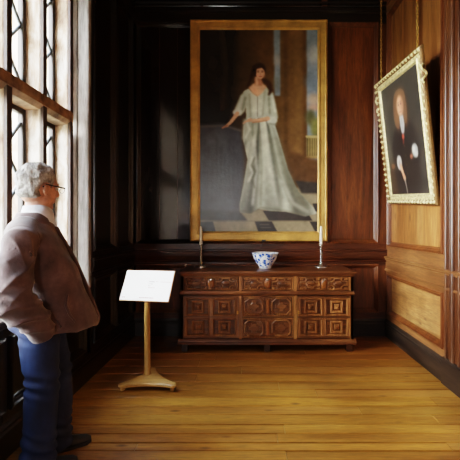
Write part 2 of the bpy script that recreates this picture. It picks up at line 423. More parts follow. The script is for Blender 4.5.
# --- windows : stone mullions, transom, iron casements, leaded panes
GX = SL-.13                       # glass plane
def plan(mb, poly, z0, z1, mat=0):
    n = len(poly)
    mb.add([(x, y, z0) for x, y in poly]+[(x, y, z1) for x, y in poly],
           [(i, (i+1) % n, n+(i+1) % n, n+i) for i in range(n)]+[tuple(range(n)), tuple(range(2*n-1, n-1, -1))], mat)
TZ0, TZ1 = 2.17, 2.275
def window(name, y0w, y1w, leaded):
    win = empty(name, (SL, 0, SILL), kind='structure')
    def wpart(mb, nm, mat):
        mb.v = [(x-SL, y, z-SILL) for x, y, z in mb.v]
        return mb.build(nm, mat, win, fixn=True)
    ym0 = y1w-.28; mul = []
    while ym0 > y0w+.1: mul.append(ym0); ym0 -= .39
    for ym in mul:
        mb = MB()
        plan(mb, [(SL, ym+.008), (SL, ym+.042), (SL-.02, ym+.055), (GX-.02, ym+.075), (GX-.08, ym+.06), (GX-.08, ym-.015), (GX-.02, ym-.012), (SL-.05, ym-.004), (SL-.02, ym-.004)], SILL, HEAD)
        mb.box(SL-.012, SL+.008, ym-.004, ym+.046, SILL, HEAD, 1)  # dark strip stands in for the unlit inner face of the mullion
        wpart(mb, 'mullion', [M['stone'], M['nose_shade']])
    mb = MB()
    tb = [(SL+.012, TZ0+.03), (SL+.012, TZ1), (SL-.02, TZ1+.01), (GX-.06, TZ1), (GX-.06, TZ0-.01), (GX, TZ0-.012), (SL-.02, TZ0)]
    n = len(tb)
    mb.add([(x, y0w, z) for x, z in tb]+[(x, mul[0]+.04, z) for x, z in tb], [(i, (i+1) % n, n+(i+1) % n, n+i) for i in range(n)]+[tuple(range(n)), tuple(range(2*n-1, n-1, -1))])
    wpart(mb, 'transom', M['transom'])
    mb = MB(); e = y1w   # jamb at the far end, with quirks
    pl = [(GX-.08, e-.05), (GX, e-.045), (SL-.105, e-.044), (SL-.10, e-.028), (SL-.092, e-.028), (SL-.086, e-.036), (SL-.06, e-.03), (SL-.055, e-.016), (SL-.048, e-.016), (SL-.044, e-.026), (SL-.006, e-.018), (SL+.02, e-.012), (SL+.034, e-.006), (SL+.034, e+.05), (GX-.08, e+.05)]
    plan(mb, pl, SILL, HEAD); wpart(mb, 'jamb', M['jamb'])
    mb = MB(); mb.box(GX-.08, SL+.05, y0w, y1w+.02, SILL-.05, SILL, 0, None, .012); wpart(mb, 'sill', M['dark_y'])
    ends = [y1w-.045]+mul+[y0w-.07]
    for k in range(len(ends)-1):
        a, b = ends[k+1]+.065, ends[k]-.012
        for z0, z1 in ((SILL, TZ0-.01), (TZ1, HEAD)):
            mb = MB()
            T = lambda u, v, h: (GX+h, u, v)
            mb.ring(rect(a, b, z0, z1), [(0, -.015), (0, .02), (.034, .02), (.036, .012), (.036, -.015)], T)
            wpart(mb, 'casement', M['iron'])
            mb = MB(); mb.add([(GX, a+.03, z0+.03), (GX, b-.03, z0+.03), (GX, b-.03, z1-.03), (GX, a+.03, z1-.03)], [(0, 1, 2, 3)]); wpart(mb, 'pane', M['glass'])
            if not leaded or k == 0: continue
            mb = MB(); ua, ub = a+.034, b-.034; um = (ua+ub)/2; per = .40; zz = z0+.06
            while zz < z1-.05:
                for (p, q) in (((ua, zz), (um, zz+per*.36)), ((ub, zz), (um, zz+per*.36)), ((um, zz+per*.36), (um, zz+per*.64)), ((um, zz+per*.64), (ua, zz+per)), ((um, zz+per*.64), (ub, zz+per))):
                    if q[1] > z1-.04: continue
                    mb.tube([(GX+.003, p[0], p[1]), (GX+.003, q[0], q[1])], .012, 6)
                zz += per
            wpart(mb, 'leading', M['lead'])
window('window_1', WY0, WY1, True)
window('added_window_2', WB0, WB1, False)

# --- rear wall behind the camera, with a window added for frontal light and sheen
RX0, RX1, RZ0, RZ1 = -1.34, -.94, 1.5, 3.3
mb = MB()
for x0, x1, z0, z1 in ((SL-.3, RX0, -.08, CEIL), (RX1, SR+.15, -.08, CEIL), (RX0, RX1, -.08, RZ0), (RX0, RX1, RZ1, CEIL)): mb.box(x0, x1, REAR-.15, REAR, z0, z1, 0)
struct(mb.build('wall_rear', M['panel']))
w3 = empty('added_window_3', (0, REAR, 0), kind='structure')
TW = lambda u, v, h: (u, h-.08, v)
mb = MB(); mb.ring(rect(RX0, RX1, RZ0, RZ1), [(0, 0), (0, .09), (.05, .09), (.06, .03), (.06, 0)], TW); mb.build('window_frame', M['jamb'], w3, fixn=True)
xm, zm = (RX0+RX1)/2, 2.5
mb = MB(); mb.box(xm-.03, xm+.03, -.08, .0, RZ0, RZ1, 0); mb.build('mullion', M['jamb'], w3)
mb = MB(); mb.box(RX0, RX1, -.078, -.002, zm-.03, zm+.03, 0); mb.build('transom', M['jamb'], w3)
for a_, b_ in ((RX0, xm), (xm, RX1)):
    for c_, d_ in ((RZ0, zm), (zm, RZ1)):
        mb = MB(); mb.add([(a_+.02, -.05, c_+.02), (b_-.02, -.05, c_+.02), (b_-.02, -.05, d_-.02), (a_+.02, -.05, d_-.02)], [(0, 1, 2, 3)]); mb.build('pane', M['glass'], w3)

# ------------------------------------------------------------------ oil-paint canvases (vertex-coloured grids)
class Paint:
    def __init__(s, x0, x1, y0, y1, k):
        s.x0, s.y0, s.k = x0, y0, k
        s.W, s.H = int((x1-x0)*k), int((y1-y0)*k)
        s.X, s.Y = np.meshgrid(x0+(np.arange(s.W)+.5)/k, y0+(np.arange(s.H)+.5)/k)
        s.im = np.zeros((s.H, s.W, 3)); s.rng = np.random.default_rng(3)
    def blur(s, m, r):
        r = int(round(r*s.k))
        if r < 1: return m
        for ax in (0, 1):
            for _ in range(2):
                p = [(0,0), (0,0)]; p[ax] = (r, r)
                c = np.cumsum(np.pad(m, p, mode='edge'), axis=ax)
                z = np.zeros_like(np.take(c, [0], ax))
                c = np.concatenate([z, c], ax); n = m.shape[ax]
                m = (np.take(c, range(2*r+1, 2*r+1+n), ax)-np.take(c, range(0, n), ax))/(2*r+1)
        return m
    def put(s, mask, col, a=1.0):
        c = np.array(col, float) if not isinstance(col, np.ndarray) else col
        s.im = s.im*(1-(mask*a)[..., None]) + c*(mask*a)[..., None]
    def polymask(s, pts, soft=.4):
        m = np.zeros((s.H, s.W), bool); n = len(pts)
        for i in range(n):
            (xa, ya), (xb, yb) = pts[i], pts[(i+1) % n]
            if ya == yb: continue
            c = ((s.Y >= min(ya, yb)) & (s.Y < max(ya, yb)))
            m ^= c & (s.X < xa+(s.Y-ya)*(xb-xa)/(yb-ya))
        return s.blur(m.astype(float), soft)
    def poly(s, pts, col, soft=.4, a=1): s.put(s.polymask(pts, soft), col, a)
    def oval(s, cx, cy, rx, ry, col, soft=.4, a=1, rot=0):
        c, q = math.cos(rot), math.sin(rot); dx, dy = s.X-cx, s.Y-cy
        m = (((dx*c+dy*q)/rx)**2+((-dx*q+dy*c)/ry)**2 < 1).astype(float)
        s.put(s.blur(m, soft), col, a)
    def line(s, pts, w, col, soft=.4, a=1):
        m = np.zeros((s.H, s.W))
        ws = w if hasattr(w, '__len__') else [w]*len(pts)
        for i in range(len(pts)-1):
            (xa, ya), (xb, yb) = pts[i], pts[i+1]
            d = (xb-xa)**2+(yb-ya)**2+1e-9
            t = np.clip(((s.X-xa)*(xb-xa)+(s.Y-ya)*(yb-ya))/d, 0, 1)
            r = ws[i]+(ws[i+1]-ws[i])*t
            m = np.maximum(m, (np.hypot(s.X-xa-t*(xb-xa), s.Y-ya-t*(yb-ya)) < r/2).astype(float))
        s.put(s.blur(m, soft), col, a)
    def noise(s, cell, amt):
        h, w = max(2, int(s.H/cell)), max(2, int(s.W/cell))
        g = s.rng.normal(0, 1, (h+2, w+2))
        yi, xi = np.linspace(0, h, s.H), np.linspace(0, w, s.W)
        y0, x0 = yi.astype(int), xi.astype(int); fy, fx = (yi-y0)[:, None], (xi-x0)[None]
        v = (g[y0][:, x0]*(1-fy)*(1-fx)+g[y0+1][:, x0]*fy*(1-fx)+g[y0][:, x0+1]*(1-fy)*fx+g[y0+1][:, x0+1]*fy*fx)
        s.im = s.im*(1+amt*v[..., None])
    def build(s, name, mat, T, parent):
        """T(u, v) with u, v in 0..1 (v down)"""
        W, H = s.W, s.H
        u, v = np.meshgrid(np.linspace(0, 1, W), np.linspace(0, 1, H))
        co = np.array([T(a, b) for a, b in ((0,0), (1,0), (0,1))], float)
        P = co[0]+u[..., None]*(co[1]-co[0])+v[..., None]*(co[2]-co[0])
        idx = np.arange(W*H).reshape(H, W)
        q = np.stack([idx[:-1, :-1], idx[1:, :-1], idx[1:, 1:], idx[:-1, 1:]], -1).reshape(-1, 4)
        me = bpy.data.meshes.new(name)
        me.vertices.add(W*H); me.vertices.foreach_set('co', P.reshape(-1))
        me.loops.add(q.size); me.loops.foreach_set('vertex_index', q.reshape(-1).astype(np.int32))
        me.polygons.add(len(q)); me.polygons.foreach_set('loop_start', (np.arange(len(q))*4).astype(np.int32))
        me.update(calc_edges=True); me.validate()
        c = np.clip(s.im/255, 0, 1); c = np.where(c <= .04045, c/12.92, ((c+.055)/1.055)**2.4)
        at = me.attributes.new('Col', 'FLOAT_COLOR', 'POINT')
        at.data.foreach_set('color', np.concatenate([c, np.ones((H, W, 1))], -1).reshape(-1).astype(np.float32))
        me.materials.append(mat)
        o = bpy.data.objects.new(name, me); COL.objects.link(o); o.parent = parent
        return o

def lady():
    p = Paint(200, 316.5, 30, 232.5, 2.6)
    X, Y = p.X, p.Y
    p.im[:] = (40, 32, 25)
    sm = lambda x, a, b: np.clip((x-a)/(b-a), 0, 1)[..., None]
    p.im = p.im*(1-sm(X, 225, 262)) + np.array((90, 64, 37.))*sm(X, 225, 262)
    p.poly([(200,30), (236,30), (232,80), (228,140), (200,150)], (32,27,23), 4)
    p.oval(214, 60, 8, 45, (44,36,30), 5, .6)
    p.line([(222,30), (226,70), (222,110)], 3, (76,58,42), 2, .6)
    p.line([(240,30), (244,60)], 2.5, (78,56,36), 2, .7)
    # strip of sky, column, landscape
    p.poly([(272.5,30), (279.5,30), (279.5,96), (274,96)], (124,136,144), .6)
    p.oval(276, 60, 3, 6, (172,164,150), 2, .6); p.oval(276, 84, 3, 8, (104,108,100), 2, .8)
    p.poly([(280,30), (304,30), (305,165), (281,165)], (106,76,44), 1.2)
    p.line([(284,30), (285,160)], 4, (78,54,32), 2, .8); p.line([(297,30), (298,160)], 5, (122,90,54), 2.4, .6)
    p.line([(303,30), (304,160)], 2.5, (86,60,38), 1, .8)
    p.poly([(305,30), (317,30), (317,170), (306,170)], (128,140,150), .6)
    p.oval(312, 55, 5, 10, (186,184,178), 3, .8); p.oval(310, 82, 6, 7, (104,116,128), 3, .8)
    p.oval(312, 100, 6, 6, (206,172,140), 2, .8); p.oval(312, 108, 6, 3, (210,150,120), 1.5, .7)
    p.oval(309, 118, 5, 8, (84,84,56), 2); p.oval(314, 128, 5, 10, (110,110,60), 2)
    p.poly([(305,136), (317,136), (317,158), (305,158)], (150,130,80), .5)
    for k in range(5): p.line([(306+k*2.4, 139), (306+k*2.4, 156)], .9, (86,74,48), .3)
    p.line([(305,137), (317,137)], 1.8, (186,164,110), .4); p.line([(305,158), (317,158)], 2, (166,142,90), .4)
    p.poly([(281,150), (317,160), (317,196), (281,196)], (84,58,36), 2)
    # tiled floor
    fm = p.polymask([(200,206), (240,200), (317,184), (317,233), (200,233)], 1)
    p.put(fm, (140,128,102))
    dk, tn = (50,48,48), (150,138,110)
    p.poly([(200,222), (213,222), (216,233), (200,233)], dk, .5)
    p.poly([(200,208), (236,208), (247,221), (200,221)], dk, .6); p.poly([(262,211), (306,213), (311,221), (268,221)], dk, .5)
    p.poly([(294,181), (317,183), (317,194), (300,194)], dk, .6); p.poly([(311,204), (317,204), (317,212), (313,212)], dk, .5)
    p.poly([(296,195), (317,196), (317,203), (302,203)], tn, .5); p.poly([(308,222), (317,222), (317,233), (314,233)], dk, .5)
    p.line([(200,221.6), (317,221.6)], .8, (96,88,72), .4, .7)
    p.poly([(254,222), (271,222), (277,233), (258,233)], (40,38,40), .4)
    p.line([(259,225), (268,225)], .7, (120,112,96), .2, .6); p.line([(260,228), (270,228)], .7, (120,112,96), .2, .5)
    # draped table at left
    p.poly([(200,126), (222,124), (240,130), (244,160), (240,212), (200,210)], (62,64,72), 1.5)
    p.oval(220, 165, 16, 34, (92,96,106), 9, .6); p.oval(214, 140, 12, 8, (108,108,114), 5, .5)
    p.line([(200,127), (224,126), (240,131)], 1.6, (112,104,98), .8, .8)
    for k in range(9): p.line([(205+k*4, 140+7*(k % 3)), (203+k*4.4, 200)], 1.6, (44,46,54), 1, .5)
    # skirt
    sk = [(246,117), (268,115), (274,124), (280,145), (287,170), (297,192), (312,208), (315,214), (304,217), (285,212), (268,211), (258,209), (250,214), (240,213), (239,206), (243,185), (247,160), (243,142), (243,128)]
    mk = p.polymask(sk, .5)
    base = np.zeros_like(p.im)+np.array((196,200,178.))
    ang = (X-258)/(Y-85)
    fold = .6*np.sin(ang*30+.035*Y)+.3*np.sin(ang*57+1.3+.03*Y)+.35*np.sin(ang*17-.5)
    shade = np.clip(.76+.32*fold, .36, 1.2)*np.clip(1.12-.33*(ang-.05), .62, 1.12)*np.clip(1.12-(Y-115)/420, .8, 1.12)
    p.put(mk, base*shade[..., None])
    p.poly([(276,130), (287,170), (297,192), (312,208), (302,211), (284,185), (275,150)], (112,112,92), 2.5, .6)
    p.line([(262,122), (268,160), (276,205)], 3, (224,226,206), 1.6, .8); p.line([(253,140), (256,170), (252,205)], 2.6, (226,228,210), 1.3, .8)
    p.line([(259,130), (261,165), (260,206)], 2.2, (116,118,100), 1.2, .7); p.line([(268,135), (278,175), (290,204)], 2.2, (120,120,100), 1.2, .7)
    p.line([(280,180), (292,204), (306,212)], 2.5, (222,222,202), 1.4, .7)
    p.line([(254,158), (251,166), (255,172), (251,180), (254,188)], 1.7, (98,100,84), .6, .8)
    p.line([(252,157), (249,166), (252,173), (248,182)], 1.4, (232,234,218), .6, .9)
    p.line([(240,211), (251,213), (260,208), (284,211), (303,216)], 1.2, (96,94,78), .8, .7)
    p.poly([(243,119), (258,122), (256,134), (249,142), (242,140)], (170,174,154), 1)
    p.line([(246,122), (249,130), (245,138)], 1.4, (218,222,204), .6); p.line([(252,124), (252,136)], 1.3, (110,114,98), .6)
    # bodice, sleeves
    p.poly([(243,92), (248,89), (256,97), (265,87), (270,91), (271,108), (269,118), (246,119), (245,106)], (186,190,168), .5)
    p.poly([(251,94), (258,97), (261,96), (262,117), (252,118)], (206,208,188), 1); p.line([(257,97), (257,117)], .9, (132,134,116), .5)
    p.line([(264,92), (262,116)], 1.6, (140,142,122), .8, .8); p.line([(249,95), (250,117)], 1.4, (136,138,118), .8, .8)
    p.poly([(246,90), (240,96), (235,108), (233,113), (240,116), (244,112), (248,100)], (190,194,172), .6)
    p.line([(242,97), (238,110)], 1.6, (222,224,206), .7); p.line([(245,98), (242,111)], 1.3, (124,126,106), .6)
    p.oval(237, 113, 4.5, 3, (214,216,200), .7)
    p.poly([(267,89), (272,93), (275,106), (277,118), (273,126), (266,121), (265,112), (266,100)], (184,188,166), .6)
    p.line([(271,96), (274,112)], 1.8, (224,226,208), .8); p.line([(268,98), (269,114)], 1.4, (122,124,104), .7)
    p.oval(271, 121, 5, 4, (208,212,194), .8); p.line([(268,124), (275,125)], 1.4, (130,132,114), .6)
    # skin: chest, forearms, hands
    skin, sk2 = (222,168,132), (184,122,90)
    p.poly([(248,88), (253,84), (262,84), (266,87), (262,93), (257,97), (252,94)], skin, .6); p.oval(254.5, 91, 2.2, 1.8, (230,160,124), 1, .8)
    p.poly([(254.5,77), (261.5,77), (262,86), (254,86)], sk2, .6); p.line([(256,78), (256.5,86)], 2, skin, .8)
    p.line([(237,114), (231,122), (227,126)], [4, 3.2, 2.6], skin, .4); p.line([(227,126), (222,128.5)], [2.4, 1.2], sk2, .4)
    p.line([(267,119), (257,121), (249,121)], [4.2, 3.6, 2.8], skin, .4); p.line([(250,120), (245,122), (243,124)], [3, 2, 1.2], skin, .4); p.line([(266,121), (252,123)], 1.1, sk2, .4, .8)
    # hair and face
    hair = (52,32,22)
    p.oval(258.5, 70, 6.6, 6.8, hair, .6); p.line([(253,70), (250,80), (247,87)], [4, 3, 1.5], hair, .7); p.line([(263,80), (268,84), (270,91), (268,95)], [4, 5, 4, 2], (62,38,26), .7)
    p.oval(259.5, 73.5, 4.3, 5.8, skin, .5, 1, -.08); p.oval(263, 75, 1.2, 4.2, sk2, .8, .6)
    p.oval(256.5, 67.2, 5, 2.0, hair, .5, .8); p.line([(255.2,68), (254.6,76)], 1.6, hair, .5)
    p.line([(256.7,72.3), (258.3,72.3)], .7, (70,44,32), .2); p.line([(260.8,72.2), (262.4,72.3)], .7, (70,44,32), .2)
    p.line([(256.5,71.2), (258.5,71)], .5, (90,58,40), .2, .8); p.line([(260.5,71), (262.5,71.2)], .5, (90,58,40), .2, .8)
    p.line([(259.8,72.5), (259.9,75)], .7, (196,134,102), .3); p.line([(258.6,77), (261,77)], .8, (176,74,62), .3); p.oval(256.8, 75.5, 1.2, 1.1, (226,140,112), .6, .6)
    p.noise(26, .05); p.noise(8, .04)
    return p

def gentleman():
    p = Paint(0, 80, 0, 100, 2.6)
    p.im[:] = (70, 64, 58)
    p.oval(20, 30, 30, 40, (92,86,78), 10, .6); p.oval(70, 60, 24, 60, (56,52,48), 8, .7)
    p.poly([(0,72), (30,70), (30,100), (0,100)], (88,56,36), 4, .7)
    p.poly([(22,44), (34,36), (48,35), (60,42), (68,60), (68,84), (62,100), (18,100), (14,80), (16,56)], (44,38,36), 2)
    p.line([(22,50), (16,64), (20,76)], 9, (50,42,40), 2); p.line([(62,48), (66,62), (60,70)], 9, (40,35,34), 2)
    for k in range(6): p.oval(41, 50+k*8, .9, .9, (120,92,52), .3, .8)
    p.oval(32, 28, 7, 15, (118,82,58), 2); p.oval(48, 28, 7, 15, (100,70,50), 2); p.oval(40, 16, 11, 7, (112,78,54), 1.6)
    p.oval(40, 23.5, 6.2, 8.6, (216,152,118), 1); p.oval(44, 24, 2.6, 7, (176,110,84), 1.4, .8)
    for x in (37.2, 42.2): p.oval(x, 22, 1.2, .6, (60,40,32), .3); p.line([(x-1.5, 20.2), (x+1.5, 20.2)], .7, (90,60,44), .3)
    p.line([(40,22), (39.6,26)], 1, (196,128,96), .4); p.line([(38,28.5), (42,28.5)], 1, (170,80,66), .4)
    p.poly([(37,32), (44,32), (45,40), (42.5,47), (38.5,47), (37,40)], (188,186,184), .8); p.line([(40.5,34), (40.5,46)], 1, (136,134,134), .6)
    p.oval(40, 49.5, 2.5, 2, (188,70,50), .7); p.line([(40,50), (39,56)], 1.4, (160,56,42), .6)
    p.oval(26, 71, 5, 6.5, (214,208,198), 1); p.oval(26, 72, 2.4, 3.8, (150,140,132), 1)
    p.line([(28,74), (33,84)], [4.5, 3.5], (212,146,108), .8); p.oval(34, 85, 2.6, 2.6, (204,136,98), .7)
    p.line([(34,86), (37,100)], 1.6, (150,140,126), .5, .9)
    p.oval(60, 64, 5.5, 5.5, (170,172,164), 1); p.oval(58, 63, 2, 3, (214,210,200), .7); p.oval(62, 67, 2.6, 2.4, (206,200,190), .8); p.oval(52, 68, 3, 2.2, (150,84,62), 1)
    p.oval(12, 73, 5, 2, (170,100,64), 1.4, .6)
    p.im = p.im*np.where((p.im.max(2, keepdims=True) < 96), .72, 1.0)
    p.noise(20, .06)
    return p

M['oil'] = vcol('oil_paint', .24, bmp=.2)
M['oil2'] = vcol('oil_paint_portrait', .4, bmp=.06)

# large portrait
px0, px1, pz0, pz1 = -.731, .944, 1.163, 3.866
root = empty('framed_painting', ((px0+px1)/2, BACK-.035, pz0), 0,
    'tall gilt framed portrait of a lady in a silver gown above the chest', 'painting')
w, h = px1-px0, pz1-pz0
T = lambda u, v, hh: (u, -hh, v)
mb = MB()
mb.ring(rect(-w/2, w/2, 0, h), [(0, 0), (0, .045), (.006, .055), (.02, .06), (.03, .052), (.085, .047), (.092, .056), (.104, .056), (.108, .046), (.118, .04), (.122, .026)], T)
mb.build('frame', M['gilt'], root, fixn=True)
p = lady()
iw, ih = w/2-.118, .118
p.build('canvas', M['oil'], lambda u, v: (-iw+2*iw*u, -.03, h-ih-(h-2*ih)*v), root)
mb = MB(); mb.box(-w/2+.01, w/2-.01, -.02, 0, .01, h-.01); mb.build('backing', M['canvas_back'], root)
mb = MB()
mb.tube([(.06, -.06, .012), (.055, -.07, .0), (.04, -.075, -.03), (.025, -.075, -.06)], .005, 8); mb.box(.035, .085, -.066, -.058, .002, .02, 0, None, .003)
mb.build('grey_rod', M['lead'], root)  # small grey bent rod and plate under the frame

# ------------------------------------------------------------------ tilted portrait on the right wall
fw, fh, lean = 1.12, 1.39, math.asin(.195/1.39)
root2 = empty('hanging_portrait', (SR-.034, 3.785, 1.572), 0,
    'carved gilt framed portrait of a man in dark coat, leaning out from right wall', 'painting')
def T2(u, v, hh):     # u along the wall seen from the room (left = far), v up, hh out
    a = math.radians(-4.2); u, v = u*math.cos(a)-(v-fh/2)*math.sin(a), fh/2+u*math.sin(a)+(v-fh/2)*math.cos(a)
    yy = -u; c, s_ = math.cos(lean), math.sin(lean)
    return (-(v*s_+hh*c), yy, v*c-hh*s_)
mb = MB()
mb.ring(rect(-fw/2, fw/2, 0, fh), [(0, 0), (0, .018), (.008, .030), (.02, .036), (.035, .032), (.05, .022)], T2, mat=1)
mb.ring(rect(-fw/2+.05, fw/2-.05, .05, fh-.05), [(0, .022), (.03, .024), (.038, .032), (.05, .032), (.056, .022), (.062, .014)], T2)
mb.build('frame', [M['gilt_bright'], M['gilt_dark']], root2, fixn=True)
mb = MB()
def leaf(u, v, du, dv, s=1.0):
    nu, nv = -dv, du; L = []
    for t, wd, hh in ((-.5, .25, .04), (-.3, .8, .058), (0, 1, .066), (.3, .7, .058), (.5, .2, .045)):
        L.append([T2(u+du*t*.05*s+nu*a*.017*s*wd, v+dv*t*.05*s+nv*a*.017*s*wd, hh-.036+(.022*(1-abs(a))*wd)) for a in (-1, -.5, 0, .5, 1)])
    vs = [q for r in L for q in r]
    mb.add(vs, [(k*5+j, k*5+j+1, k*5+j+6, k*5+j+5) for k in range(4) for j in range(4)], 0, True)
def edge(n, f):
    for k in range(n): f((k+.5)/n, k)
for (ua, va, ub, vb, nn) in ((-fw/2, .026, fw/2, .026, 18), (-fw/2, fh-.026, fw/2, fh-.026, 18), (-fw/2+.026, 0, -fw/2+.026, fh, 22), (fw/2-.026, 0, fw/2-.026, fh, 22)):
    L = math.hypot(ub-ua, vb-va); du, dv = (ub-ua)/L, (vb-va)/L
    for k in range(nn):
        t = (k+.5)/nn; u, v = ua+(ub-ua)*t, va+(vb-va)*t
        a = .7 if k % 2 else -.7
        leaf(u-dv*.004, v+du*.004, du*math.cos(a)-dv*math.sin(a), du*math.sin(a)+dv*math.cos(a), 1.2)
        inx = 1 if (du > 0 and va < .5) or (dv > 0 and ua > 0) else -1
        cu, cv = u-dv*.04*inx, v+du*.04*inx
        mb.ball(T2(cu, cv, .022), .012, 8, 6)
mb.build('carving', M['gilt_bright'], root2)
p2 = gentleman()
ia = .108
p2.build('canvas', M['oil2'], lambda u, v: T2(-fw/2+ia+(fw-2*ia)*u, fh-ia-(fh-2*ia)*v, .014), root2)
mb = MB(); mb.add([T2(a, b, c) for c in (.001, .012) for a, b in rect(-fw/2+.01, fw/2-.01, .01, fh-.01)], [(0,1,2,3), (7,6,5,4), (0,4,5,1), (1,5,6,2), (2,6,7,3), (3,7,4,0)])
mb.build('backing', M['canvas_back'], root2, fixn=True)
for sg in (1, -1):   # gilt scroll hooks fixed to the frame's near edge and far edge
    mb = MB()
    pts = [T2(sg*(fw/2+.002), 1.23-.16*t, .02+.02*math.sin(t*9)) for t in [k/12 for k in range(13)]]
    mb.tube(pts, .010, 8)
    mb.build('hook', M['gilt_bright'], root2)
# chains
def chain_mesh(L):
    mb = MB(); step = .030; k = 0; z = 0
    while z < L:
        pts = []
        for j in range(12):
            t = 2*PI*j/12
            a, b = .0085*math.cos(t), .020*math.sin(t)
            pts.append((a, 0, z+b) if k % 2 else (0, a, z+b))
        mb.tube(pts, .0036, 6, closed=True, cap=False); z += step; k += 1
    mb.tube([(0,0,L-.01), (.01,0,L+.03), (.04,0,L+.04), (.06,0,L+.02)], .005, 8)
    return mb
zt = root2.location.z+fh*math.cos(lean)-.03
cx = SR-.034-1.36*math.sin(lean)+.02
o = chain_mesh(4.42-zt).build('picture_chain', M['brass'])
o.location = (cx, 3.33, zt); tag(o, 'brass picture chain holding the near top corner of the tilted portrait', 'chain', 'picture chains')
o2 = o.copy(); COL.objects.link(o2); o2.location = (cx, 4.25, zt)
tag(o2, 'brass picture chain holding the far top corner, nearest the room corner', 'chain', 'picture chains')

# ------------------------------------------------------------------ carved oak chest
ch = empty('chest_of_drawers', (.183, 4.0, 0), 0, 'long carved oak chest of drawers and cupboard doors under the large portrait', 'chest')
TC = lambda u, v, hh: (u, -hh, v)
mb = MB()
mb.box(-.905, .905, .0, .515, .075, .83, 0)
for a, b in ((-.925, -.895), (-.302, -.272), (.286, .323), (.895, .925)): mb.box(a, b, -.022, .02, .10, .83, 1, None, .004)
mb.box(-.925, -.9, -.022, .515, .1, .83, 1, None, .004); mb.box(.9, .925, -.022, .515, .1, .83, 1, None, .004)
MID = [(.60, .0), (.606, .024), (.612, .032), (.626, .036), (.640, .028), (.652, .024), (.656, .0)]
BASE = [(.078, 0), (.078, .036), (.085, .042), (.10, .042), (.106, .032), (.122, .030), (.132, .024), (.142, .014), (.142, 0)]
TOPM = [(.806, 0), (.81, .024), (.82, .03), (.836, .034), (.836, 0)]
for pr, e in ((MID, .935), (BASE, .955), (TOPM, .93)):
    extrude(mb, pr, -e, e, TC, 2)
    for sg in (-1, 1):
        extrude(mb, [(v, hh) for v, hh in pr], 0, .515, (lambda s_: lambda u, v, hh: (s_*(.905+hh*.9), u, v))(sg), 2)
mb.box(-.29, .30, -.012, .01, .365, .375, 2)
mb.build('carcass', [M['chest_dark'], M['chest_v'], M['chest']], ch, fixn=True)
mb = MB(); mb.box(-.955, .955, -.05, .525, .836, .866, 0, None, .008); mb.build('top', M['chest'], ch)
for x in (-.885, 0, .885):
    mb = MB(); mb.box(x-.032, x+.032, -.02, .05, 0, .08, 0, None, .006); mb.build('foot', M['chest_dark'], ch)
for x in (-.885, .885):
    mb = MB(); mb.box(x-.032, x+.032, .45, .51, 0, .08, 0, None, .006); mb.build('foot', M['chest_dark'], ch)
BEAD = lambda w, hh: [(0, .012), (w*.18, .012+hh), (w*.5, .012+hh*1.15), (w*.8, .012+hh*.55), (w, .012+hh*.15), (w, .010)]
def oct_cross(cx, cz, a, b, n):
    """cruciform geometric outline: arms with chamfered shoulders"""
    q = [(a, -b*n), (a, b*n), (a*.62, b*n), (a*n, b*.62), (a*n, b), (-a*n, b), (-a*n, b*.62), (-a*.62, b*n), (-a, b*n), (-a, -b*n), (-a*.62, -b*n), (-a*n, -b*.62), (-a*n, -b), (a*n, -b), (a*n, -b*.62), (a*.62, -b*n)]
    return [(cx+x, cz+z) for x, z in q]
def octagon(cx, cz, a, b, k=.5):
    return [(cx+x, cz+z) for x, z in ((a, -b*k), (a, b*k), (a*k, b), (-a*k, b), (-a, b*k), (-a, -b*k), (-a*k, -b), (a*k, -b))]
def diamond(cx, cz, a, b): return [(cx+a, cz), (cx, cz+b), (cx-a, cz), (cx, cz-b)]
